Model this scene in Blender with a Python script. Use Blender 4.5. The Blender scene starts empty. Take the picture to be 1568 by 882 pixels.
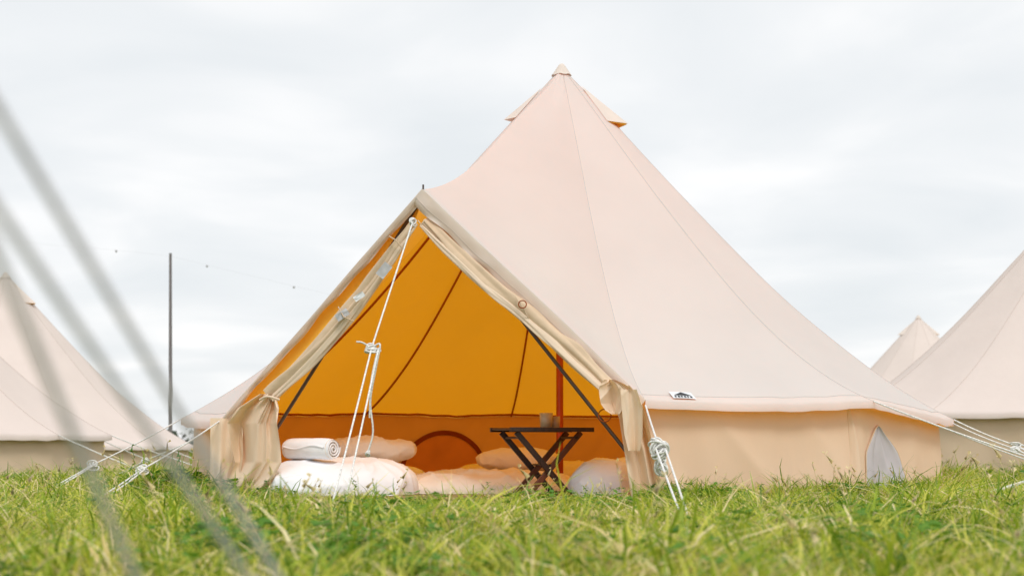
import bpy, math, random
import numpy as np
from mathutils import Vector, noise, Matrix
random.seed(7); rng=np.random.default_rng(7)
scene=bpy.context.scene
F=2400.0; CX=784.0; HY=680.0; CZ=0.34; G0=-0.03
def S(u,v,Y): return Vector(((u-CX)/F*Y, Y, CZ+(HY-v)/F*Y))      # image pixel coordinates -> world point at a chosen distance Y
def DP(u,v,off=0.0):                                              # same, on the vertical plane of the tent door
    k=(u-CX)/F; Y=9.69/(1+.383*k)+off
    return S(u,v,Y)
def link(o,parent=None):
    scene.collection.objects.link(o)
    if parent:
        o.parent=parent; o.matrix_parent_inverse=Matrix.Translation(-Vector(parent.location))
    return o
def empty(name,loc=(0,0,0)):
    e=bpy.data.objects.new(name,None); e.location=loc; e.empty_display_size=.2
    scene.collection.objects.link(e); return e
def mesh(name,verts,faces,mat,parent=None,smooth=True):
    me=bpy.data.meshes.new(name); me.from_pydata([tuple(v) for v in verts],[],faces); me.update()
    if mat: me.materials.append(mat)
    if smooth: me.polygons.foreach_set('use_smooth',[True]*len(me.polygons))
    o=bpy.data.objects.new(name,me); return link(o,parent)
def grid(name,rows,mat,parent=None,closed=False,smooth=True):
    nv=len(rows[0]); V=[p for r in rows for p in r]; Fc=[]
    for i in range(len(rows)-1):
        for j in range(nv-1 if not closed else nv):
            k=(j+1)%nv
            Fc.append((i*nv+j,i*nv+k,(i+1)*nv+k,(i+1)*nv+j))
    return mesh(name,V,Fc,mat,parent,smooth)
def catmull(pts,n):
    pts=[Vector(p) for p in pts]; P=[pts[0]*2-pts[1]]+pts+[pts[-1]*2-pts[-2]]; out=[]
    m=len(pts)-1
    for i in range(n+1):
        t=i/n*m; k=min(int(t),m-1); f=t-k
        a,b,c,d=P[k],P[k+1],P[k+2],P[k+3]
        out.append(.5*((2*b)+(c-a)*f+(2*a-5*b+4*c-d)*f*f+(3*b-a-3*c+d)*f**3))
    return out
def tube(name,pts,radii,mat,parent=None,n=60,seg=24,fold=0,nf=6,squash=1.0,seed=0,rough=0,fr=.07,twist=.05):
    C=catmull(pts,n); R=np.interp(np.linspace(0,1,n+1),np.linspace(0,1,len(radii)),radii); rows=[]
    for i,c in enumerate(C):
        t=(C[min(i+1,n)]-C[max(i-1,0)]).normalized()
        up=Vector((0,-1,0)); s=t.cross(up).normalized(); up=s.cross(t).normalized()
        row=[]
        for j in range(seg):
            a=2*math.pi*j/seg
            q=noise.noise(Vector((math.cos(a)*1.3,math.sin(a)*1.3,i*fr+seed)))
            r=R[i]*(1+fold*math.sin(nf*a+i*twist+seed+2*q)+rough*q)
            row.append(c+s*math.cos(a)*r+up*math.sin(a)*r*squash)
        rows.append(row)
    o=grid(name,rows,mat,parent,closed=True)
    return o
def rope(name,paths,rad,mat,parent=None,res=4):
    cu=bpy.data.curves.new(name,'CURVE'); cu.dimensions='3D'; cu.bevel_depth=rad; cu.bevel_resolution=res
    for pts in paths:
        sp=cu.splines.new('POLY'); sp.points.add(len(pts)-1)
        for i,p in enumerate(pts): sp.points[i].co=(*p,1)
    cu.materials.append(mat)
    o=bpy.data.objects.new(name,cu); return link(o,parent)
def sagline(a,b,sag=.02,n=14):
    a=Vector(a); b=Vector(b)
    return [a.lerp(b,i/n)-Vector((0,0,sag*4*(i/n)*(1-i/n))) for i in range(n+1)]

# ---------------------------------------------------------------- materials
def newmat(name):
    m=bpy.data.materials.new(name); m.use_nodes=True; nt=m.node_tree; nt.nodes.clear()
    out=nt.nodes.new('ShaderNodeOutputMaterial'); return m,nt,out
def noise_col(nt,col,scale,amt,stretch=(1,1,1)):
    g=nt.nodes.new('ShaderNodeTexCoord'); mp=nt.nodes.new('ShaderNodeMapping'); mp.inputs['Scale'].default_value=stretch
    n=nt.nodes.new('ShaderNodeTexNoise'); n.inputs['Scale'].default_value=scale; n.inputs['Detail'].default_value=6
    r=nt.nodes.new('ShaderNodeValToRGB')
    r.color_ramp.elements[0].position=.3; r.color_ramp.elements[1].position=.7
    r.color_ramp.elements[0].color=(*[c*(1-amt) for c in col],1); r.color_ramp.elements[1].color=(*[min(1,c*(1+amt*.5)) for c in col],1)
    nt.links.new(g.outputs['Object'],mp.inputs[0]); nt.links.new(mp.outputs[0],n.inputs[0]); nt.links.new(n.outputs[0],r.inputs[0])
    return r.outputs[0],n
def bump(nt,layers):
    g=nt.nodes.new('ShaderNodeTexCoord'); prev=None
    for sc,st,dist in layers:
        n=nt.nodes.new('ShaderNodeTexNoise'); n.inputs['Scale'].default_value=sc; n.inputs['Detail'].default_value=3
        nt.links.new(g.outputs['Object'],n.inputs[0])
        b=nt.nodes.new('ShaderNodeBump'); b.inputs['Strength'].default_value=st; b.inputs['Distance'].default_value=dist
        nt.links.new(n.outputs[0],b.inputs['Height'])
        if prev: nt.links.new(prev,b.inputs['Normal'])
        prev=b.outputs[0]
    return prev
FINE=((60,.15,.003),)
def fabric(name,diff,trans=None,scale=2.0,amt=.06,layers=FINE):
    m,nt,out=newmat(name)
    d=nt.nodes.new('ShaderNodeBsdfDiffuse'); c,_=noise_col(nt,diff,scale,amt); nt.links.new(c,d.inputs[0])
    nb=bump(nt,layers); nt.links.new(nb,d.inputs['Normal'])
    if trans:
        t=nt.nodes.new('ShaderNodeBsdfTranslucent'); c2,_=noise_col(nt,trans,scale,amt); nt.links.new(c2,t.inputs[0])
        a=nt.nodes.new('ShaderNodeAddShader'); nt.links.new(d.outputs[0],a.inputs[0]); nt.links.new(t.outputs[0],a.inputs[1])
        nt.links.new(a.outputs[0],out.inputs[0])
    else: nt.links.new(d.outputs[0],out.inputs[0])
    return m
def princ(name,col,rough=.5,amt=.15,scale=8,metal=0,stretch=(1,1,1),bs=.2):
    m,nt,out=newmat(name); p=nt.nodes.new('ShaderNodeBsdfPrincipled')
    c,n=noise_col(nt,col,scale,amt,stretch); nt.links.new(c,p.inputs['Base Color']); p.inputs['Roughness'].default_value=rough; p.inputs['Metallic'].default_value=metal
    b=nt.nodes.new('ShaderNodeBump'); b.inputs['Strength'].default_value=bs; b.inputs['Distance'].default_value=.003
    nt.links.new(n.outputs[0],b.inputs['Height']); nt.links.new(b.outputs[0],p.inputs['Normal'])
    nt.links.new(p.outputs[0],out.inputs[0]); return m
M_roof=fabric('roof_canvas',(.545,.575,.552),(.465,.172,.001),1.5,.03,((3,.25,.05),(60,.12,.004)))
M_roof2=fabric('roof_canvas_closed',(.72,.625,.575),None,1.5,.03,((3,.25,.05),(60,.12,.004)))
M_wall=fabric('wall_canvas',(.74,.58,.43),(.16,.06,.004),1.2,.03)
M_wallglow=fabric('wall_glow_layer',(.95,.60,.22),None,2.5,.05)  # orange glow of the canvas interior put into the colour
M_hem=fabric('hem_canvas',(.72,.64,.58),(.14,.11,.09),6,.04)
M_roll=fabric('rolled_canvas',(.72,.55,.39),None,9,.10,((25,.3,.01),))
M_side=fabric('door_side_canvas',(.88,.54,.09),(.18,.1,.01),6,.06)  # yellow of light coming through the canvas underside put into the colour
M_curt=fabric('door_canvas',(.80,.65,.50),(.12,.06,.01),5,.04)
M_seam=fabric('seam_thread',(.64,.56,.51),None,10,.06)
M_inseam=fabric('seam_tape',(.42,.10,.02),None,10,.1)
M_arch=fabric('window_zip',(.30,.07,.02),None,10,.1)
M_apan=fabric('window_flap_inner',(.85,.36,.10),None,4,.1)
M_mesh=fabric('window_sheet',(.56,.55,.60),(.22,.20,.19),10,.04)
M_white=fabric('cotton_white',(.92,.92,.95),None,5,.03,((14,.35,.015),))
M_cream=fabric('cotton_cream',(.88,.78,.68),None,5,.05,((14,.35,.015),))
M_rope=fabric('rope_cotton',(.86,.85,.83),None,80,.3,((300,.6,.002),))
M_wood=princ('dark_wood',(.045,.018,.012),.35,.5,30,stretch=(1,8,1))
M_wood2=princ('red_wood',(.13,.035,.016),.4,.4,30,stretch=(1,1,.1))
M_pole=princ('painted_pole',(.50,.07,.015),.35,.2)
M_steel=princ('steel_pole',(.12,.09,.08),.35,.2,metal=.6)
M_cable=princ('grey_cable',(.55,.55,.57),.6,.2)
M_mat=fabric('groundsheet',(.34,.24,.15),None,3,.2)
M_black=princ('label_ink',(.02,.02,.025),.6)
M_label=fabric('label_cloth',(.80,.82,.84),None,10,.03)

# ---------------------------------------------------------------- terrain
def sstep(a,b,x):
    t=np.clip((x-a)/(b-a),0,1); return t*t*(3-2*t)
def gz(x,y): return G0+.03*np.clip(x,-12,12)*sstep(12.,24.,y)
def axis(lo,hi,fine_lo,fine_hi,step):
    a=list(np.arange(fine_lo,fine_hi+1e-6,step)); s=step; v=fine_hi
    while v<hi: s*=1.25; v+=s; a.append(v)
    s=step; v=fine_lo; b=[]
    while v>lo: s*=1.25; v-=s; b.append(v)
    return b[::-1]+a
xs=axis(-700,700,-14,14,.35); ys=axis(-60,1200,0,26,.35)
rows=[[ (x,y,float(gz(x,y))+ .012*noise.noise(Vector((x*1.3,y*1.3,0)))*(1 if abs(x)<20 and y<35 else 0)) for x in xs] for y in ys]
m,nt,out=newmat('meadow_soil'); p=nt.nodes.new('ShaderNodeBsdfDiffuse'); g=nt.nodes.new('ShaderNodeNewGeometry')
n1=nt.nodes.new('ShaderNodeTexNoise'); n1.inputs['Scale'].default_value=2.2; n1.inputs['Detail'].default_value=10; nt.links.new(g.outputs['Position'],n1.inputs[0])
r=nt.nodes.new('ShaderNodeValToRGB'); e=r.color_ramp.elements; e[0].position=.32; e[0].color=(.04,.06,.012,1); e[1].position=.68; e[1].color=(.22,.20,.05,1)
x=e.new(.5); x.color=(.10,.13,.02,1); nt.links.new(n1.outputs[0],r.inputs[0]); nt.links.new(r.outputs[0],p.inputs[0]); nt.links.new(p.outputs[0],out.inputs[0])
ground=grid('ground',rows,m)

# ---------------------------------------------------------------- tent
PR=[0,.477,.86,1.22,1.63,2.04,2.45,2.75,3.0]; PZ=[3.29,2.78,2.36,1.975,1.56,1.18,.855,.66,.52]
pc=np.polyfit(PR,PZ,5)
def prof(r): return float(np.polyval(pc,r))
SEAMS=[8,41,68,98,128,158,188,218,248,278,308]
def make_roof(C,seams,ez,RR,closed):
    A=list(seams); Ez=list(ez); Rs=list(RR)
    if closed: A.append(A[0]+360); Ez.append(Ez[0]); Rs.append(Rs[0])
    def f(a,t,out=0.0):
        k=0
        while k<len(A)-2 and a>A[k+1]: k+=1
        w=(a-A[k])/(A[k+1]-A[k]); w=min(max(w,0),1)
        half=math.radians(A[k+1]-A[k])/2; dl=(w-.5)*2*half
        ch=math.cos(half)/math.cos(dl); ch=1-(1-ch)*.75*min(1,t*2.5)
        R=Rs[k]*(1-w)+Rs[k+1]*w; e=Ez[k]*(1-w)+Ez[k+1]*w
        r=R*t; z=prof(3.0*t)+(e-.52)*t**5
        z+=-.02*math.sin(math.pi*w)*t**8   # eave scallop
        r=r*ch
        ar=math.radians(a)
        wr=.010*noise.noise(Vector((math.sin(ar)*4*t,math.cos(ar)*4*t,t*2.5)))
        wr+=.016*t**6*math.sin(w*math.pi*7+k)*noise.noise(Vector((w*4,k,t*2)))
        r+=out*.72; z+=out*.69+wr
        return Vector((C[0]+math.sin(ar)*r,C[1]-math.cos(ar)*r,C[2]+z))
    return f,A
def vent(f,a,parent,C,k=1.0,lin=True):
    ap=f(a,.05,.010); tip=f(a,.05+.113*k,.012+.063*k); L=f(a-19*k,.05+.098*k,.004); Rr=f(a+19*k,.05+.098*k,.004); rows=[]
    for i in range(9):
        s=i/8; row=[]
        m_=ap.lerp(tip,s)
        for j in range(13):
            w=(j-6)/6; e=ap.lerp(L if w<0 else Rr,s)
            row.append(m_.lerp(e,abs(w)**1.3))
        rows.append(row)
    grid('vent_hood',rows,M_hem,parent)
    if lin:
        rows2=[[p+ (f(a,.12,-.012)-f(a,.12,0)) for p in r_] for r_ in rows]
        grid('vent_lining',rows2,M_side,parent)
def cap(C,parent):
    rows=[]
    for rr,zz in [(0.001,3.325),(.018,3.318),(.034,3.296),(.052,3.268),(.068,3.245),(.080,3.228)]:
        rows.append([Vector((C[0]+rr*math.cos(t),C[1]+rr*math.sin(t),C[2]+zz+ (.004*math.sin(6*t) if rr>.075 else 0))) for t in np.linspace(0,2*math.pi,37)[:-1]])
    grid('peak_cap',rows,M_hem,parent,closed=True)
def ridge_n(v): return 1-min(1,abs(noise.noise(v))*2.6)
def wall_r(a,h,seed=0):
    q=noise.noise(Vector((a*.10+seed,h*.8,3.1)))*.05
    q+=ridge_n(Vector((a*.085+h*.9+seed,h*.25,7.7)))**2*.026
    q+=ridge_n(Vector((a*.20+h*.4+seed,h*.3,4.2)))**3*.007
    q+=noise.noise(Vector((a*.36+h*.6+seed,h*.4,5)))*.014
    return q*(1-.72*h)
def neighbour(name,cx,cy,rot=0,seed=0):
    C=(cx,cy,float(gz(cx,cy))-G0); E=empty(name,C)
    seams=[s+rot for s in range(0,360,30)]
    f,A=make_roof(C,seams,[.56]*12,[2.97]*12,True)
    angs=np.arange(rot,rot+360.1,3)
    ts=[.015+.985*(i/46) for i in range(47)]
    rows=[[f(a,t) for a in angs] for t in ts]
    rows.append([p-Vector((0,0,.05)) for p in rows[-1]])
    grid('roof',rows,M_roof2,E)
    rows=[]
    for h in np.linspace(1.0,0,12):
        row=[]
        for a in np.arange(rot,rot+360.1,1.5):
            top=f(a,.965); r=math.hypot(top.x-C[0],top.y-C[1])+wall_r(a,h,seed); ar=math.radians(a)
            zb=float(gz(cx+math.sin(ar)*2.85,cy-math.cos(ar)*2.85))-.02
            row.append((C[0]+math.sin(ar)*r,C[1]-math.cos(ar)*r,zb+(top.z-.02-zb)*h))
        rows.append(row)
    grid('wall',rows,M_wall,E)
    rope('seams',[[f(a,t,.002) for t in ts] for a in seams],.003,M_seam,E)
    cap(C,E)
    for a in (70+rot,262+rot): vent(f,a,E,C,1.0,a<200)
    P=[]
    for a in seams:
        e=f(a,1.0); ar=math.radians(a); sx=C[0]+math.sin(ar)*4.5; sy=C[1]-math.cos(ar)*4.5
        P.append(sagline(e,(sx,sy,float(gz(sx,sy))),.03))
    rope('guy_ropes',P,.007,M_rope,E)
    tube('centre_pole',[(C[0],C[1],C[2]+G0),(C[0],C[1],C[2]+1.5),(C[0],C[1],C[2]+3.2)],[.02,.02,.02],M_pole,E,n=4,seg=10)
neighbour('bell_tent',-8.08,25,8,3)
neighbour('bell_tent',-7.64,18,8,11)
neighbour('bell_tent',6.77,18.5,8,21)
neighbour('bell_tent',10.37,40,8,31)

# main tent
C=(.39,12.3,0.0); T=empty('bell_tent',(.39,12.3,G0))
ez=[.60,.615,.52,.56,.56,.56,.58,.58,.56,.53,.50]; RR=[2.94,2.95,2.98,2.95,2.95,2.95,2.95,2.95,2.95,2.93,2.97]
f,A=make_roof(C,SEAMS,ez,RR,False)
ts=[.012+.988*(i/60) for i in range(61)]
angs=[a for k in range(10) for a in np.linspace(SEAMS[k],SEAMS[k+1],19)[:-1]]+[308]
rows=[[f(a,t) for a in angs] for t in ts]
rows.append([p+Vector((0,0,-.045)) for p in rows[-1]])
grid('roof',rows,M_roof,T)
RGr=[0,.39,.83,1.21,1.52,2.0,2.35,2.60]; RGz=[3.29,3.03,2.78,2.57,2.37,2.13,2.00,1.945]
rc=np.polyfit(RGr,RGz,5)
def ridge(t):
    r=2.60*t; a=math.radians(-21.6); return Vector((C[0]+math.sin(a)*r,C[1]-math.cos(a)*r,float(np.polyval(rc,r))))
def panel(side,u,t,out=0):
    m_=f(8 if side>0 else 308,t); p=ridge(t).lerp(m_,u)
    p+=Vector((-.25*side if side>0 else 0,-.3,.3))*.10*math.sin(math.pi*u)*math.sin(math.pi*min(1,t))*.6
    p+=Vector((0,-.6,.6))*.018*noise.noise(Vector((u*2.5,t*5,side)))*math.sin(math.pi*u)
    if out: p+=Vector((.35*side,-.6,.6))*out
    return p
for side,nm in ((1,'roof_panel_right'),(-1,'roof_panel_left')):
    grid(nm,[[panel(side,u,t) for u in np.linspace(0,1,30)] for t in ts],M_roof,T)
    rows=[]
    for u in np.linspace(0,1,90):
        e=panel(side,u,1.0)
        w=(.10 if side>0 else .05)*(1-.35*u)+.018*noise.noise(Vector((u*9,side,0)))
        wv=.018*noise.noise(Vector((u*14,side,4)))
        inn=Vector((-.55*side,.18*side if side>0 else 0.1,-.62)).normalized()
        rows.append([e+Vector((0,-.004,.004)),e+inn*w*.3+Vector((0,-.006+wv*.5,0)),e+inn*w*.65+Vector((0,.002-wv,0)),e+inn*w*.85+Vector((0,.008-wv,0)),e+inn*w+Vector((0,.014+wv,0))])
    grid('door_hem',rows,M_hem,T)
    rope('hem_stitch',[[r_[2]+Vector((0,-.001,0)) for r_ in rows]],.0016,M_seam,T)
cap(C,T)
vent(f,70,T,C)
vent(f,272,T,C,.8,False)
rope('seams',[[f(a,t,.001) for t in ts] for a in SEAMS]+[[f(a,.965,.001) for a in angs]],.0019,M_seam,T)
rope('interior_seams',[[f(a,t,-.012) for t in ts] for a in SEAMS if 90<a<=250],.009,M_inseam,T)
rope('interior_eave_seam',[[f(a,.955,-.02) for a in angs if 90<a<290]],.010,M_inseam,T)
# wall
wa=np.arange(8,308.1,.6)
def wallpt(a,h,off=0,z=None):
    top=f(a,.962); r=math.hypot(top.x-C[0],top.y-C[1]); ar=math.radians(a)
    if z is not None: h=(z-G0)/(top.z-.02-G0)
    r+=wall_r(a,h)+off+.03*(1-h)
    return Vector((C[0]+math.sin(ar)*r,C[1]-math.cos(ar)*r,(G0-.01)+(top.z-.015-G0+.01)*h))
grid('wall',[[wallpt(a,h) for a in wa] for h in np.linspace(1,0,36)],M_wall,T)
grid('wall_glow_layer',[[wallpt(a,h,-.012) for a in np.arange(110,296,.6)] for h in np.linspace(.985,0,36)],M_wallglow,T)  # added inner layer, its colour carries the rear wall's orange glow
# front window: pale mesh panel let into the wall, slumped to one side
cen=47.6; rows=[]
for i in range(33):
    s=i/32; z=-.01+.47*s
    half=5.8*(1-max(0,(s-.22)/.78)**1.7)**.7+.1 if s>.22 else 5.8
    rows.append([wallpt(cen-2.2*s*s+w*half+.5*noise.noise(Vector((w,s*4,2))),0,.010+.008*math.sin(w*8+s*2.5+2*noise.noise(Vector((w*2,s*1.5,0)))),z=z) for w in np.linspace(-1,1,51)])
grid('window_sheet',rows,M_mesh,T)
ed=[r_[0] for r_ in rows]+[r_[-1] for r_ in rows[::-1]]
rope('window_zip',[ed],.004,M_roll,T)
tube('window_flap',[wallpt(39.0,.97,.0),wallpt(39.4,.6,.01),wallpt(39.3,.3,.012),wallpt(38.8,.03,.01)],[.010,.025,.045,.045],M_wall,T,fold=.2,nf=3,squash=.35)
# arch window inside on the back wall
for w0,w1,mt,nm in ((.90,1.0,M_arch,'rear_window_zip'),(.0,.895,M_apan,'rear_window_panel')):
    rows=[]
    for k in np.linspace(0,math.pi,41):
        row=[]
        for w in np.linspace(w0,w1,7):
            ar=202+math.degrees(math.cos(k)*.47*w/2.87); z=.03+math.sin(k)*.44*w
            row.append(wallpt(ar,0,-.030-(.006 if mt is M_arch else 0),z=z))
        rows.append(row)
    grid(nm,rows,mt,T)
# poles
tube('centre_pole',[(.375,12.3,G0),(.375,12.3,1.5),(.385,12.3,3.25)],[.028]*3,M_pole,T,n=6,seg=14)
apex=DP(648,300,.06)
fl=DP(352,770,.10); fr=DP(1022,770,.12)
tube('door_pole_left',[apex,apex.lerp(fl,.5),fl],[.012]*3,M_steel,T,n=6,seg=12)
tube('door_pole_right',[apex,apex.lerp(fr,.5),fr],[.012]*3,M_steel,T,n=6,seg=12)
rope('door_pin',[[DP(648,300),DP(648,283)]],.006,M_steel,T)
# rolled doors: two parallel bunched layers per side
RR_=[DP(650,338,.0),DP(690,378,-.02),DP(745,430,-.03),DP(800,474,-.03),DP(862,528,-.04),DP(932,592,-.05)]
RL_=[DP(634,338,0),DP(606,378,-.02),DP(572,428,-.02),DP(531,482,-.03),DP(474,548,-.04),DP(412,606,-.05)]
kw=dict(n=200,seg=48,squash=.55)
tube('door_roll_right',RR_,[.025,.040,.048,.052,.057,.045],M_roll,T,fold=.20,nf=4,seed=2,rough=.45,fr=.03,twist=.03,**kw)
tube('door_roll_right_edge',[p+Vector((-.025,-.02,-.03)) for p in RR_],[.008,.018,.02,.024,.026,.02],M_curt,T,fold=.2,nf=2,seed=8,rough=.6,fr=.03,twist=.02,**kw)
tube('door_roll_left',RL_,[.02,.034,.04,.046,.052,.042],M_roll,T,fold=.20,nf=4,seed=5,rough=.45,fr=.03,twist=.03,**kw)
tube('door_roll_left_edge',[p+Vector((.022,-.02,-.025)) for p in RL_],[.006,.014,.017,.02,.024,.02],M_curt,T,fold=.2,nf=2,seed=11,rough=.6,fr=.03,twist=.02,**kw)
def strip(nm,side,roll,mat):
    rr=catmull(roll,40); rows=[]
    for i in range(41):
        e=panel(side,i/40,.985)+Vector((0,.03,-.01)); q=rr[i]
        rows.append([e.lerp(q,w)+Vector((0,.035*math.sin(math.pi*w)+.012*noise.noise(Vector((i*.3,w*4,side))),0)) for w in np.linspace(0,1,7)])
    grid(nm,rows,mat,T)
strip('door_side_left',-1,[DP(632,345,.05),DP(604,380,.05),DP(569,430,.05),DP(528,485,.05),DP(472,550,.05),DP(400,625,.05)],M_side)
strip('door_side_right',1,[DP(655,342,.05),DP(692,380,.05),DP(745,432,.05),DP(800,476,.05),DP(862,530,.05),DP(960,612,.05)],M_curt)
# gathered door curtains
def curtain(nm,spec,mat,nf,amp,yoff=-.06,seed=0,skew=0.0,fan_a=.5):
    ysx=np.linspace(spec[0][0],spec[-1][0],90); rows=[]
    for y in ysx:
        k=(y-ysx[0])/(ysx[-1]-ysx[0])
        x0=np.interp(y,[s[0] for s in spec],[s[1] for s in spec]); x1=np.interp(y,[s[0] for s in spec],[s[2] for s in spec]); row=[]
        for u in np.linspace(0,1,120):
            q=noise.noise(Vector((u*1.4,y*.005,seed)))
            ph=nf*2*math.pi*(u+.16*q+skew*k*(1-.5*u))+seed
            am=amp*(.5+1.4*abs(noise.noise(Vector((u*1.8,y*.004,seed+5)))))*(.6+.6*k)
            d=am*math.sin(ph)+amp*1.0*q
            fan=math.atan2((u-.8)*1.2,k+.15)
            d+=amp*fan_a*ridge_n(Vector((fan*1.7,k*.4,seed+2)))**2
            d+=-.05*math.sin(math.pi*u)
            row.append(DP(x0+(x1-x0)*u,y,yoff-d))
        rows.append(row)
    return grid(nm,rows,mat,T)
curtain('door_curtain_left',[(603,398,422),(612,384,424),(625,364,427),(648,348,424),(680,354,429),(708,360,431),(730,352,420),(755,340,397),(778,330,374)],M_curt,1.9,.07,-.07,1,.45,.9)
curtain('door_curtain_left_inner',[(640,322,372),(700,322,372),(778,322,360)],M_curt,1.6,.03,.02,4)
curtain('door_curtain_right',[(590,928,964),(610,935,980),(640,948,990),(690,956,1002),(730,962,1010),(768,968,1022)],M_curt,2.0,.045,-.03,2,-.15)
curtain('door_curtain_bunch',[(581,926,940),(588,919,958),(596,917,968),(606,918,974),(618,920,973),(628,927,966),(634,936,955)],M_curt,1.6,.04,-.12,7,.2)
curtain('door_curtain_tail',[(596,950,975),(625,952,984),(665,956,984),(690,962,980)],M_curt,1.1,.022,-.14,12,.2)
tube('curtain_tie_left',[DP(398,612,-.16),DP(410,607,-.19),DP(428,612,-.15)],[.008]*3,M_curt,T,n=10,seg=10)
def ringpts(c,r,n=20): return [c+Vector((math.cos(t)*r,0.01*math.sin(t),math.sin(t)*r)) for t in np.linspace(0,2*math.pi,n)]
rope('door_rings',[ringpts(DP(926,636,-.1),.038),ringpts(DP(800,466,-.12),.024)],.0035,M_arch,T)
rope('roll_ties',[[DP(640,338,-.1),DP(645,344,-.12),DP(650,338,-.1)],[DP(790,455,-.08),DP(800,470,-.12),DP(812,492,-.05)],[DP(518,470,-.09),DP(526,485,-.11),DP(542,492,-.07)],[DP(596,362,-.07),DP(606,368,-.09),DP(614,378,-.06)]],.004,M_roll,T)
for q,(u,v,w,h,rz) in enumerate(((588,414,12,15,.9),(550,454,9,9,.6),(524,482,11,12,.6))):
    c=DP(u,v,-.10); rows=[]
    for i in range(7):
        rows.append([c+Vector(((math.cos(rz)*a_-math.sin(rz)*b_)*.004,-.012*noise.noise(Vector((a_*.3,b_*.3,q))),(math.sin(rz)*a_+math.cos(rz)*b_)*.004)) for a_ in np.linspace(-w,w,7) for b_ in [(-1+i/3)*h*.5]])
    grid('clear_window_fold',rows,M_label if q==1 else M_cable,T)
# label on the roof edge
def lab(s,h,out=.012):
    return f(13.4+s,.975+h,out)
grid('label',[[lab(s,h) for s in np.linspace(-1.55,1.55,7)] for h in (-.024,-.012,.0,.010)],M_label,T)
mesh('label_logo',[lab(-1.2,-.006,.016),lab(1.2,-.006,.016),lab(.55,-.014,.016),lab(0,-.021,.016),lab(-.55,-.013,.016)],[(0,1,2,3,4)],M_black,T,False)
V=[];Fc=[]
for k in range(6):
    s0=-1.25+k*.42; b=len(V); V+=[lab(s0,-.002,.016),lab(s0+.28,-.002,.016),lab(s0+(.28 if k%2 else .18),.006,.016),lab(s0+.02,.006,.016)]; Fc.append((b,b+1,b+2,b+3))
mesh('label_text',V,Fc,M_black,T,False)
# groundsheet & threshold
V=[(C[0]+2.8*math.sin(math.radians(a)),C[1]-2.8*math.cos(math.radians(a)),G0+.035) for a in range(0,360,6)]
mesh('groundsheet',V,[tuple(range(60))],M_mat,T,False)
tube('door_threshold',[DP(640,778,.05),DP(720,781,.0),DP(800,781,.0),DP(960,772,.02)],[.015]*4,M_wood2,T,n=30,seg=12,rough=.4)
# guy ropes
def knot(c,r,n,seed,sx=1,sz=1):
    rg=random.Random(seed); out=[]
    for k in range(n):
        ax=Vector((rg.uniform(-1,1),rg.uniform(-1,1),rg.uniform(-1,1))).normalized(); b=ax.orthogonal().normalized(); c2=ax.cross(b)
        rr=r*rg.uniform(.6,1.1); o=Vector((rg.uniform(-.3,.3)*r*sx,rg.uniform(-.3,.3)*r,rg.uniform(-.8,.8)*r*sz))
        out.append([Vector(c)+o+Vector(((b*math.cos(t)+c2*math.sin(t))[i]*rr*(sx,1,sz)[i] for i in range(3))) for t in np.linspace(0,6.3,16)])
    return out
tie=DP(632,340,-.1); kn=S(569,533,9.0); st=Vector((-.93,7.95,G0)); st2=Vector((-.87,8.0,G0))
P=[[tie,kn],sagline(kn,st,.01),sagline(kn+Vector((.04,0,0)),st2,.01),
   catmull([kn,kn+Vector((-.05,-.02,.03)),kn+Vector((-.085,-.02,.035))],6),
   catmull([kn,kn+Vector((.05,-.02,.02)),kn+Vector((.03,-.02,-.10)),kn+Vector((-.005,-.02,-.3)),kn+Vector((.01,-.02,-.48)),kn+Vector((-.02,-.02,-.60))],24),
   catmull([kn+Vector((.03,0,-.03)),kn+Vector((.0,-.03,-.2)),kn+Vector((-.01,-.02,-.4))],12)]
P+=knot(kn,.022,6,1,1.8,.8)+knot(kn+Vector((-.02,-.02,-.6)),.014,3,2)+knot(tie,.02,4,3)
rope('door_guy_rope',P,.0052,M_rope,T)
e8=f(8,1.0)+Vector((.0,-.01,-.03)); st=Vector((.75,6.75,G0)); kb=e8.lerp(st,.42)
P=[sagline(e8,kb,.005),sagline(kb+Vector((-.02,0,0)),st,.0),sagline(kb+Vector((.03,0,0)),st+Vector((.03,0,0)),.0)]
P+=knot(kb+Vector((0,0,.0)),.038,14,4,1.2,1.1)+knot(kb+Vector((.01,0,-.08)),.028,10,5,1.,1.6)
rope('eave_guy_rope',P,.0056,M_rope,T)
def guy(a,b,seed,split=.6):
    a=Vector(a); b=Vector(b); k=a.lerp(b,split)
    return [sagline(a,k,.01),sagline(k,b,.01),sagline(k+Vector((.03,0,.01)),b+Vector((.05,0,0)),.01)]+knot(k,.024,7,seed,1.5,.9)
P=guy(f(41,1),(3.75,8.84,G0),8)+guy(f(68,1),(4.25,10.5,G0),9,.34)+guy(f(278,1),(-3.16,10.1,G0),10)+guy(f(308,1),(-2.56,9.35,G0),11)
P+=guy(f(68,1)+Vector((-.02,0,-.02)),(4.0,9.9,G0),19,.36)
for a in (98,128,158,188,218,248):
    ar=math.radians(a); P+=guy(f(a,1),(C[0]+4.5*math.sin(ar),C[1]-4.5*math.cos(ar),float(gz(C[0]+4.5*math.sin(ar),C[1]-4.5*math.cos(ar)))),a)
rope('side_guy_ropes',P,.0052,M_rope,T)
for s_ in ((3.75,8.84),(4.25,10.5),(4.0,9.9),(-3.16,10.1),(-2.56,9.35),(-.93,7.95),(.75,6.75),(2.64,9.7)):
    tube('tent_stake',[(s_[0],s_[1],G0-.05),(s_[0],s_[1],G0+.03),(s_[0]+.01,s_[1]-.01,G0+.05)],[.006]*3,M_steel,T,n=4,seg=8)
po=empty('rope_post',(4.9,11.3,G0))
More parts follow.
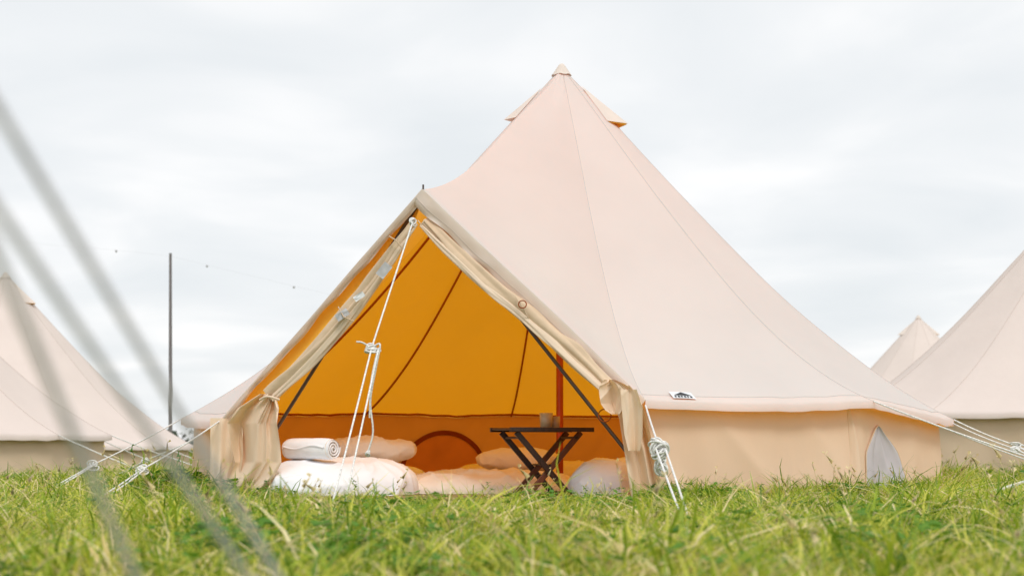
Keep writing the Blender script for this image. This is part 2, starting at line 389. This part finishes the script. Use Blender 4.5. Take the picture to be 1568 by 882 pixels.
tube('post',[(4.9,11.3,G0),(4.9,11.3,.3),(4.9,11.3,.62)],[.04,.04,.038],M_wood2,po,n=6,seg=12)
rope('post_ropes',[sagline((4.9,11.3,.5),(2.7,9.7,G0),.02),sagline((4.9,11.3,.55),(2.78,9.75,G0),.02),sagline((4.9,11.3,.58),(3.0,10.2,G0),.02)],.0052,M_rope,po)

# ---------------------------------------------------------------- furniture
def cushion(name,c,size,mat,rot=0,e1=.45,e2=.5,wr=.02,seed=0,wf=2.6,nu=170,nv=110,ez=.75):
    rows=[]; sg=lambda v,e:math.copysign(abs(v)**e,v); cr,sr=math.cos(rot),math.sin(rot)
    for i in range(nv+1):
        ph=-math.pi/2+math.pi*i/nv; row=[]
        for j in range(nu):
            th=2*math.pi*j/nu
            x=sg(math.cos(ph),e1)*sg(math.cos(th),e2); y=sg(math.cos(ph),e1)*sg(math.sin(th),e2); z=sg(math.sin(ph),ez)
            p=Vector((x*size[0]/2,y*size[1]/2,z*size[2]/2))
            nrm=Vector((x,y,z)).normalized(); sv=Vector((seed,seed*.7,0))
            wp=p+Vector((noise.noise(p*3+sv),noise.noise(p*3-sv),0))*.10
            q=noise.noise(p*wf+sv)*1.0
            q+=ridge_n(wp*wf*1.1+sv)**2*.8+ridge_n(Vector((wp.x*wf*2.4,wp.y*wf*1.4,wp.z*wf*1.0))+sv*2)**3*.5-.3
            p+=nrm*q*wr
            p=Vector((p.x*cr-p.y*sr,p.x*sr+p.y*cr,p.z))
            row.append((c[0]+p.x,c[1]+p.y,max(c[2]+p.z,G0+.038)))
        rows.append(row)
    return grid(name,rows,mat,None,closed=True)
cushion('duvet',(-1.17,10.60,.03),(1.04,1.15,.43),M_white,.15,.7,.75,.026,1)
cushion('duvet',(.64,10.30,.03),(.52,.85,.41),M_white,-.1,.8,.8,.028,5)
cushion('mattress',(-.16,11.15,.0),(1.26,1.35,.29),M_cream,.0,.6,.5,.035,9)
cushion('mattress',(.35,13.4,.04),(1.7,1.2,.30),M_cream,.0,.5,.5,.02,12)
cushion('mattress',(-1.3,12.6,.05),(1.1,1.4,.26),M_white,.3,.5,.5,.02,13)
cushion('pillow',(-1.02,11.15,.30),(.66,.36,.18),M_cream,.1,.9,.55,.02,15,4)
cushion('pillow',(.05,12.0,.22),(.62,.36,.17),M_cream,-.1,.9,.55,.02,17,4)
cushion('pillow',(.95,11.6,.16),(.5,.36,.2),M_white,-.4,.9,.55,.02,19,4)
tw=empty('rolled_towel',(-1.33,10.35,.31))
ty=math.radians(-32); tx=Vector((math.cos(ty),math.sin(ty),0)); tyv=Vector((-math.sin(ty),math.cos(ty),0)); tz=Vector((0,0,1))
def TP(x,y,z): return tw.location+tx*x+tyv*y+tz*z
rows=[]
for i in range(31):
    x=-.19+.38*i/30; row=[]
    for j in range(40):
        a=2*math.pi*j/40; r=.076*(1+.06*noise.noise(Vector((math.cos(a),math.sin(a),x*8))))*(1-.12*max(0,abs(x)-.16)/.03)
        row.append(TP(x,math.cos(a)*r,math.sin(a)*r*.92))
    rows.append(row)
grid('towel_body',rows,M_white,tw,closed=True)
for sx in (-1,1):
    rope('towel_spiral',[[TP(sx*.19,math.cos(t)*(.006+.0033*t),math.sin(t)*(.006+.0031*t)) for t in np.linspace(0,19,110)]],.0065,M_white,tw)
    cen_=TP(sx*.178,0,0)
    mesh('towel_end',[cen_]+[TP(sx*.178,math.cos(t)*.072,math.sin(t)*.066) for t in np.linspace(0,2*math.pi,25)[:-1]],[(0,k+1,(k+1)%24+1) for k in range(24)],M_curt,tw)
rope('towel_fold',[[TP(x,-.076,.01+.012*math.sin(x*20)) for x in np.linspace(-.17,.17,12)]],.006,M_white,tw)

tb=empty('folding_table',(.19,10.08,G0+.02)); yaw=math.radians(20)
def TL(x,y,z): return Vector((tb.location.x+x*math.cos(yaw)-y*math.sin(yaw),tb.location.y+x*math.sin(yaw)+y*math.cos(yaw),z))
def beam(nm,a,b,w,h,mat,side):
    a=Vector(a); b=Vector(b); t=(b-a).normalized(); s=Vector(side).normalized(); n=t.cross(s).normalized()
    V=[p+s*w/2*i+n*h/2*j for p in (a,b) for i,j in((-1,-1),(1,-1),(1,1),(-1,1))]
    o=mesh(nm,V,[(0,1,2,3),(7,6,5,4),(0,4,5,1),(1,5,6,2),(2,6,7,3),(3,7,4,0)],mat,tb,False)
    bv=o.modifiers.new('b','BEVEL'); bv.width=.003; bv.segments=2; return o
zt=.437; xd=Vector((math.cos(yaw),math.sin(yaw),0)); yd=Vector((-math.sin(yaw),math.cos(yaw),0))
for k in range(8):
    x=-.25+.50*k/7; beam('slat_%d'%(k+1),TL(x,-.17,zt),TL(x,.17,zt),.060,.014,M_wood,xd)
beam('rail_front',TL(-.285,-.185,zt-.004),TL(.285,-.185,zt-.004),.026,.028,M_wood,yd)
beam('rail_back',TL(-.285,.185,zt-.004),TL(.285,.185,zt-.004),.026,.028,M_wood,yd)
zb=G0+.01
for y in (-.14,.14):
    beam('leg_a',TL(-.225,y,zt-.02),TL(.17,y,zb),.020,.036,M_wood,yd)
    beam('leg_b',TL(.225,y-.024*(1 if y>0 else -1),zt-.02),TL(-.17,y-.024*(1 if y>0 else -1),zb),.020,.036,M_wood2,yd)
for x,z,nm in ((.145,zb+.05,'foot_bar'),(-.145,zb+.05,'foot_bar'),(-.19,zt-.055,'top_bar'),(.19,zt-.055,'top_bar')):
    beam(nm,TL(x,-.13,z),TL(x,.13,z),.028,.016,M_wood,xd)
tube('pivot',[TL(0,-.15,(zt+zb)/2),TL(0,0,(zt+zb)/2),TL(0,.15,(zt+zb)/2)],[.006]*3,M_steel,tb,n=4,seg=8)
m,nt,out=newmat('jar_glass'); pr=nt.nodes.new('ShaderNodeBsdfPrincipled'); c_,_n=noise_col(nt,(.66,.44,.24),20,.2); nt.links.new(c_,pr.inputs['Base Color']); pr.inputs['Roughness'].default_value=.15; pr.inputs['Transmission Weight'].default_value=.35; nt.links.new(pr.outputs[0],out.inputs[0]); M_jar=m
def lathe(name,c,pr_,mat,seg=28):
    rows=[[Vector(c)+Vector((r*math.cos(t),r*math.sin(t),z)) for t in np.linspace(0,2*math.pi,seg+1)[:-1]] for r,z in pr_]
    return grid(name,rows,mat,None,closed=True)
zj=zt+.009
for (x,y,s) in ((.04,.02,.95),(.12,.07,.75)):
    c=TL(x,y,zj); lathe('glass_tumbler',c,[(.001,0),(.036*s,0),(.040*s,.004),(.046*s,.10*s),(.043*s,.10*s),(.037*s,.012),(.001,.012)],M_jar)

# ---------------------------------------------------------------- mast + string lights
mp_=empty('flag_mast',tuple(S(261,690,30))[:2]+(float(gz(-6.5,30)),))
b=Vector(mp_.location); top=S(261,388,30)
tube('mast',[b,b.lerp(top,.5),top],[.04,.034,.026],princ('mast_paint',(.20,.18,.18),.6),mp_,n=6,seg=10)
sl=empty('string_lights',(0,0,0))
pts=[S(-420,300,30),S(0,366,30),S(178,383,30),S(261,393,30),S(317,406,30),S(450,438,30),S(800,520,30)]
w=catmull(pts,40); rope('cable',[w],.0010,M_cable,sl,1)
for u,v in ((178,383),(317,406),(450,438)):
    c=S(u,v,30)
    rows=[[c+Vector((.022*math.sin(p_)*math.cos(t),.022*math.sin(p_)*math.sin(t),.026*math.cos(p_)-.02)) for t in np.linspace(0,6.283,13)[:-1]] for p_ in np.linspace(.01,3.13,8)]
    grid('bulb',rows,M_cable,sl,closed=True)

# ---------------------------------------------------------------- foreground ropes
M_fr=fabric('rope_grey',(.76,.73,.77),None,80,.3,((300,.6,.002),))
for (a,b_,ya,yb) in (((0,172),(425,882),1.12,1.5),((0,325),(378,882),1.12,1.5),((0,405),(205,882),1.0,1.25)):
    A_=S(a[0],a[1],ya); B_=S(b_[0],b_[1],yb); d=B_-A_; t1=(G0-A_.z)/d.z
    rope('guy_rope',[[A_-d*3.0,A_,B_,A_+d*t1]],.0038,M_fr)

# ---------------------------------------------------------------- distant hedge
V=[];Fc=[]
for k in range(9000):
    x=rng.uniform(-150,150); h=1.6+1.3*noise.noise(Vector((x*.06,0,0)))+.8*noise.noise(Vector((x*.3,4,0)))
    z=rng.uniform(0,1)**.8*max(.6,h+.6)-.4; y=170+rng.uniform(-1.5,1.5); s=rng.uniform(.2,.45); b0=len(V)
    c=np.array((x,y,z))
    for q in range(3): V.append(tuple(c+rng.normal(0,s,3)))
    Fc.append((b0,b0+1,b0+2))
M_hedge=princ('hedge_leaves',(.06,.085,.05),.8,.5,.5)
mesh('distant_hedge',V,Fc,M_hedge,None,False)

# ---------------------------------------------------------------- grass
def leafmat(name,c1,c2,tr):
    m,nt,out=newmat(name); g=nt.nodes.new('ShaderNodeNewGeometry'); oi=nt.nodes.new('ShaderNodeObjectInfo')
    n=nt.nodes.new('ShaderNodeTexNoise'); n.inputs['Scale'].default_value=1.7; n.inputs['Detail'].default_value=2; nt.links.new(g.outputs['Position'],n.inputs[0])
    mt=nt.nodes.new('ShaderNodeMath'); mt.operation='MULTIPLY_ADD'; mt.inputs[1].default_value=.6; nt.links.new(oi.outputs['Random'],mt.inputs[0]); nt.links.new(n.outputs[0],mt.inputs[2])
    r=nt.nodes.new('ShaderNodeValToRGB'); r.color_ramp.elements[0].position=.4; r.color_ramp.elements[1].position=1.0
    r.color_ramp.elements[0].color=(*c1,1); r.color_ramp.elements[1].color=(*c2,1); nt.links.new(mt.outputs[0],r.inputs[0])
    p=nt.nodes.new('ShaderNodeBsdfDiffuse'); nt.links.new(r.outputs[0],p.inputs[0])
    t=nt.nodes.new('ShaderNodeBsdfTranslucent'); nt.links.new(r.outputs[0],t.inputs[0])
    mx=nt.nodes.new('ShaderNodeMixShader'); mx.inputs[0].default_value=tr; nt.links.new(p.outputs[0],mx.inputs[1]); nt.links.new(t.outputs[0],mx.inputs[2])
    gl=nt.nodes.new('ShaderNodeBsdfGlossy'); gl.inputs['Roughness'].default_value=.45
    m2=nt.nodes.new('ShaderNodeMixShader'); m2.inputs[0].default_value=.04; nt.links.new(mx.outputs[0],m2.inputs[1]); nt.links.new(gl.outputs[0],m2.inputs[2]); nt.links.new(m2.outputs[0],out.inputs[0]); return m
G1=leafmat('grass_green',(.065,.18,.008),(.36,.48,.025),.4)
G2=leafmat('grass_lime',(.42,.50,.03),(.78,.75,.12),.45)
G3=leafmat('grass_straw',(.72,.57,.22),(.94,.80,.46),.3)
G4=leafmat('clover_leaf',(.045,.17,.012),(.15,.32,.03),.35)
col=bpy.data.collections.new('grass_tufts')
def tuft(name,nb,hmin,hmax,wid,spread,lean,wts,seed,kind='g'):
    rg=random.Random(seed); V=[];Fc=[];Mi=[]
    az0=rg.uniform(0,6.28)
    for k in range(nb):
        az=az0+rg.gauss(0,1.4); b=Vector((rg.gauss(0,spread),rg.gauss(0,spread),-.01)); h=rg.uniform(hmin,hmax); ln=rg.uniform(.15,1)*lean*h
        d=Vector((math.cos(az),math.sin(az),0)); s=Vector((-d.y,d.x,0)); tw_=rg.uniform(-.6,.6); s=(s+d*tw_).normalized()
        w=wid*rg.uniform(.5,1.4); mi=rg.choices([0,1,2],wts)[0]; dr=rg.uniform(.1,.6)
        n_=4; b0=len(V)
        for i in range(n_+1):
            t=i/n_; p=b+d*ln*t**1.6*1.1+s*ln*.2*math.sin(t*3+k)*t+Vector((0,0,h*(t-dr*t**3)))
            ww=w*(1-t**2.2)*.5+.0003
            V+= [p-s*ww,p+s*ww]
        for i in range(n_): Fc.append((b0+2*i,b0+2*i+1,b0+2*i+3,b0+2*i+2)); Mi.append(mi)
    if kind=='c':
        for k in range(14):
            c=Vector((rg.gauss(0,.05),rg.gauss(0,.05),rg.uniform(.03,.085)))
            for q in range(3):
                a=q*2.094+rg.uniform(-.2,.2); d=Vector((math.cos(a),math.sin(a),rg.uniform(-.2,.5))); s=Vector((-math.sin(a),math.cos(a),0)); L=.018*rg.uniform(.7,1.3); b0=len(V)
                V+=[c,c+d*L*.6-s*L*.5,c+d*L*1.1-s*L*.3,c+d*L,c+d*L*1.1+s*L*.3,c+d*L*.6+s*L*.5]; Fc.append(tuple(range(b0,b0+6))); Mi.append(3)
    if kind=='s':
        for k in range(2):
            az=rg.uniform(0,6.28); b=Vector((rg.gauss(0,.02),rg.gauss(0,.02),0)); d=Vector((math.cos(az),math.sin(az),0)); H=rg.uniform(.15,.22)
            for i in range(7):
                t=i/6; p=b+d*.07*t*t+Vector((0,0,H*t)); b0=len(V); V+=[p+Vector((.0011,0,0)),p+Vector((-.0011,.0,0)),p+Vector((0,.0016,0))]
                if i:
                    for q in range(3): Fc.append((b0-3+q,b0-3+(q+1)%3,b0+(q+1)%3,b0+q)); Mi.append(2)
                if t>.7:
                    for z in range(6):
                        a=rg.uniform(0,6.28); e=p+Vector((math.cos(a)*.009,math.sin(a)*.009,.012)); b0=len(V); V+=[p,e+Vector((.002,0,0)),e-Vector((.002,0,.004))]; Fc.append((b0,b0+1,b0+2)); Mi.append(2)
    me=bpy.data.meshes.new(name); me.from_pydata([tuple(v) for v in V],[],Fc)
    for mm in (G1,G2,G3,G4): me.materials.append(mm)
    me.polygons.foreach_set('material_index',Mi); me.polygons.foreach_set('use_smooth',[True]*len(Fc)); me.update()
    o=bpy.data.objects.new(name,me); col.objects.link(o)
tuft('tuft_a',16,.06,.19,.0066,.030,1.1,(6,3,1),1)
tuft('tuft_b',16,.05,.16,.0066,.030,1.6,(3,6,2),2)
tuft('tuft_c',15,.06,.20,.006,.032,1.3,(7,2,1),3)
tuft('tuft_d',15,.04,.16,.0052,.04,2.0,(1,3,8),4)
tuft('tuft_e',8,.04,.10,.0055,.04,1.2,(5,3,1),5,'c')
tuft('tuft_f',12,.06,.16,.005,.03,1.1,(4,3,3),6,'s')
def sample(y0,y1,dens,sc):
    n=int(((y1-y0)*(.8*(y0+y1)/2+3))*dens*1.4)
    Y=rng.uniform(y0,y1,n); X=rng.uniform(-1,1,n)*(.38*y1+1.0); k=np.abs(X)<.38*Y+1.0; X=X[k];Y=Y[k]
    return X,Y,np.full(len(X),sc)
parts=[sample(1.6,4,75,.95),sample(4,7,170,1.0),sample(7,10.5,200,.92),sample(10.5,16,75,1.0),sample(16,28,28,1.3),sample(28,60,6,2.0)]
n=2600; aa=np.radians(np.concatenate([rng.uniform(8,110,n),rng.uniform(278,312,n//3)])); rr=2.93+np.abs(rng.normal(0,.16,len(aa)))
parts.append((.39+np.sin(aa)*rr,12.3-np.cos(aa)*rr,np.full(len(aa),1.05)))
X=np.concatenate([p[0] for p in parts]);Y=np.concatenate([p[1] for p in parts]);SC=np.concatenate([p[2] for p in parts])
keep=np.ones(len(X),bool)
for cx,cy,rr in ((.39,12.3,2.86),(-8.08,25,2.85),(-7.64,18,2.85),(6.77,18.5,2.85),(10.37,40,2.85)): keep&=(X-cx)**2+(Y-cy)**2>rr*rr
door=(X>-1.55)&(X<.85)&(Y>9.55-.383*X); keep&=~door
X,Y,SC=X[keep],Y[keep],SC[keep]; N=len(X)
hn=np.array([noise.noise(Vector((x*.9,y*.9,5))) for x,y in zip(X,Y)]); hn2=np.array([noise.noise(Vector((x*3.2,y*3.2,9))) for x,y in zip(X,Y)])
SC=SC*(1+.45*hn+.95*hn2)*rng.uniform(.6,1.3,N)
SC*=1-.33*np.exp(-((X+.4)/1.3)**2)*sstep(6.5,8.5,Y)*(Y<10.6)
Z=gz(X,Y)-.004
me=bpy.data.meshes.new('grass'); me.vertices.add(N); me.vertices.foreach_set('co',np.stack([X,Y,Z],1).ravel())
a=me.attributes.new('scl','FLOAT','POINT'); a.data.foreach_set('value',SC)
a=me.attributes.new('rot','FLOAT_VECTOR','POINT'); a.data.foreach_set('vector',np.stack([rng.normal(0,.16,N),rng.normal(0,.16,N),rng.uniform(0,6.283,N)],1).ravel())
dry=np.array([noise.noise(Vector((x*.9+20,y*.6,1)))+.5*noise.noise(Vector((x*3,y*2,2))) for x,y in zip(X,Y)])
base=rng.choice(6,N,p=[.28,.27,.21,.14,.08,.02]); idx=np.where((dry>.06)&(rng.random(N)<.45),3,base)
idx=np.where((dry<-.25)&(rng.random(N)<.35),4,idx)
a=me.attributes.new('idx','INT','POINT'); a.data.foreach_set('value',idx.astype(np.int32))
go=bpy.data.objects.new('grass',me); link(go)
ng=bpy.data.node_groups.new('scatter','GeometryNodeTree'); ng.interface.new_socket('Geometry',in_out='INPUT',socket_type='NodeSocketGeometry'); ng.interface.new_socket('Geometry',in_out='OUTPUT',socket_type='NodeSocketGeometry')
nn=ng.nodes; gi=nn.new('NodeGroupInput'); gout=nn.new('NodeGroupOutput'); ci=nn.new('GeometryNodeCollectionInfo'); ci.inputs['Collection'].default_value=col; ci.inputs['Separate Children'].default_value=True; ci.inputs['Reset Children'].default_value=True
ip=nn.new('GeometryNodeInstanceOnPoints'); ip.inputs['Pick Instance'].default_value=True
def na(nm,ty):
    q=nn.new('GeometryNodeInputNamedAttribute'); q.data_type=ty; q.inputs['Name'].default_value=nm; return [o for o in q.outputs if o.enabled][0]
ng.links.new(gi.outputs[0],ip.inputs['Points']); ng.links.new(ci.outputs[0],ip.inputs['Instance'])
ng.links.new(na('idx','INT'),ip.inputs['Instance Index']); ng.links.new(na('scl','FLOAT'),ip.inputs['Scale'])
er=nn.new('FunctionNodeEulerToRotation'); ng.links.new(na('rot','FLOAT_VECTOR'),er.inputs[0]); ng.links.new(er.outputs[0],ip.inputs['Rotation'])
ng.links.new(ip.outputs[0],gout.inputs[0])
md=go.modifiers.new('scatter','NODES'); md.node_group=ng
# a few tall broad-leaved weeds
rg=random.Random(3)
for (wx,wy,wh) in ((-2.17,9.0,.36),(-1.93,9.2,.33),(-.92,9.1,.17),(-.17,8.9,.15),(.42,8.6,.14),(2.3,9.2,.15),(1.4,8.9,.14)):
    V=[];Fc=[]; b=Vector((wx,wy,G0)); ax_=Vector((rg.uniform(-.06,.06),rg.uniform(-.05,.05),wh)); n_=10
    for i in range(n_+1):
        t=i/n_; c=b+ax_*t+Vector((.02*math.sin(t*4+wx),0,0)); b0=len(V); V+=[c+Vector((.0018,0,0)),c+Vector((-.0018,0,0)),c+Vector((0,.0025,0))]
        if i:
            for q in range(3): Fc.append((b0-3+q,b0-3+(q+1)%3,b0+(q+1)%3,b0+q))
        if i>2:
            for q in range(2+(i>8)*3):
                a_=rg.uniform(0,6.28); d=Vector((math.cos(a_),math.sin(a_),rg.uniform(.1,.7))).normalized(); s=d.cross(Vector((0,0,1))).normalized(); L=rg.uniform(.02,.045)*(1.1-.4*t); b0=len(V)
                V+=[c,c+d*L*.4+s*L*.22,c+d*L*.8+s*L*.14-Vector((0,0,L*.1)),c+d*L-Vector((0,0,L*.25)),c+d*L*.8-s*L*.14-Vector((0,0,L*.1)),c+d*L*.4-s*L*.22]; Fc.append(tuple(range(b0,b0+6)))
    mesh('weed_plant',V,Fc,G4,None,False)

# ---------------------------------------------------------------- sky, sun
W=bpy.data.worlds.new('World'); scene.world=W; W.use_nodes=True; nt=W.node_tree; nt.nodes.clear()
EL=math.radians(52); AZ=math.radians(165)
out=nt.nodes.new('ShaderNodeOutputWorld'); bg=nt.nodes.new('ShaderNodeBackground'); bg.inputs[1].default_value=.1
sk=nt.nodes.new('ShaderNodeTexSky'); sk.sky_type='NISHITA'; sk.sun_disc=False; sk.sun_elevation=EL; sk.sun_rotation=AZ
tc=nt.nodes.new('ShaderNodeTexCoord'); sx=nt.nodes.new('ShaderNodeSeparateXYZ'); nt.links.new(tc.outputs['Generated'],sx.inputs[0])
def mth(op,a,b):
    q=nt.nodes.new('ShaderNodeMath'); q.operation=op
    for i,v in enumerate((a,b)):
        if v is None: continue
        if isinstance(v,(int,float)): q.inputs[i].default_value=v
        else: nt.links.new(v,q.inputs[i])
    return q.outputs[0]
zz=mth('ADD',mth('MAXIMUM',sx.outputs[2],0.0),.16)
cb=nt.nodes.new('ShaderNodeCombineXYZ'); nt.links.new(mth('DIVIDE',sx.outputs[0],zz),cb.inputs[0]); nt.links.new(mth('DIVIDE',sx.outputs[1],zz),cb.inputs[1])
n1=nt.nodes.new('ShaderNodeTexNoise'); n1.inputs['Scale'].default_value=1.9; n1.inputs['Detail'].default_value=5; n1.inputs['Roughness'].default_value=.45; n1.inputs['Distortion'].default_value=.4; nt.links.new(cb.outputs[0],n1.inputs[0])
rp=nt.nodes.new('ShaderNodeValToRGB'); e=rp.color_ramp.elements; e[0].position=.28; e[0].color=(.84,.875,.90,1); e[1].position=.66; e[1].color=(1.04,1.04,1.04,1); x=e.new(.5); x.color=(.925,.945,.96,1)
nt.links.new(n1.outputs[0],rp.inputs[0])
mu=nt.nodes.new('ShaderNodeVectorMath'); mu.operation='SCALE'; mu.inputs['Scale'].default_value=10; nt.links.new(rp.outputs[0],mu.inputs[0])
mx=nt.nodes.new('ShaderNodeMixRGB'); mx.inputs[0].default_value=.95; nt.links.new(sk.outputs[0],mx.inputs[1]); nt.links.new(mu.outputs[0],mx.inputs[2])
nt.links.new(mx.outputs[0],bg.inputs[0]); nt.links.new(bg.outputs[0],out.inputs[0])
L=bpy.data.lights.new('sun','SUN'); L.energy=1.5; L.angle=math.radians(18); L.color=(1,.96,.9)
so=bpy.data.objects.new('sun',L); link(so)
d=Vector((math.sin(AZ)*math.cos(EL),math.cos(AZ)*math.cos(EL),math.sin(EL))); so.rotation_euler=d.to_track_quat('Z','Y').to_euler(); so.location=(0,0,20)
scene.view_settings.view_transform='Standard'; scene.view_settings.look='None'; scene.view_settings.exposure=0

cam=bpy.data.cameras.new('camera'); co=bpy.data.objects.new('camera',cam); link(co)
co.location=(0,0,CZ); co.rotation_euler=(math.radians(90),0,0); cam.sensor_width=36; cam.lens=F/1568*36; cam.shift_y=(HY-441)/1568; cam.clip_end=3000; cam.clip_start=.05
cam.dof.use_dof=True; cam.dof.focus_distance=9.9; cam.dof.aperture_fstop=3.0
scene.camera=co
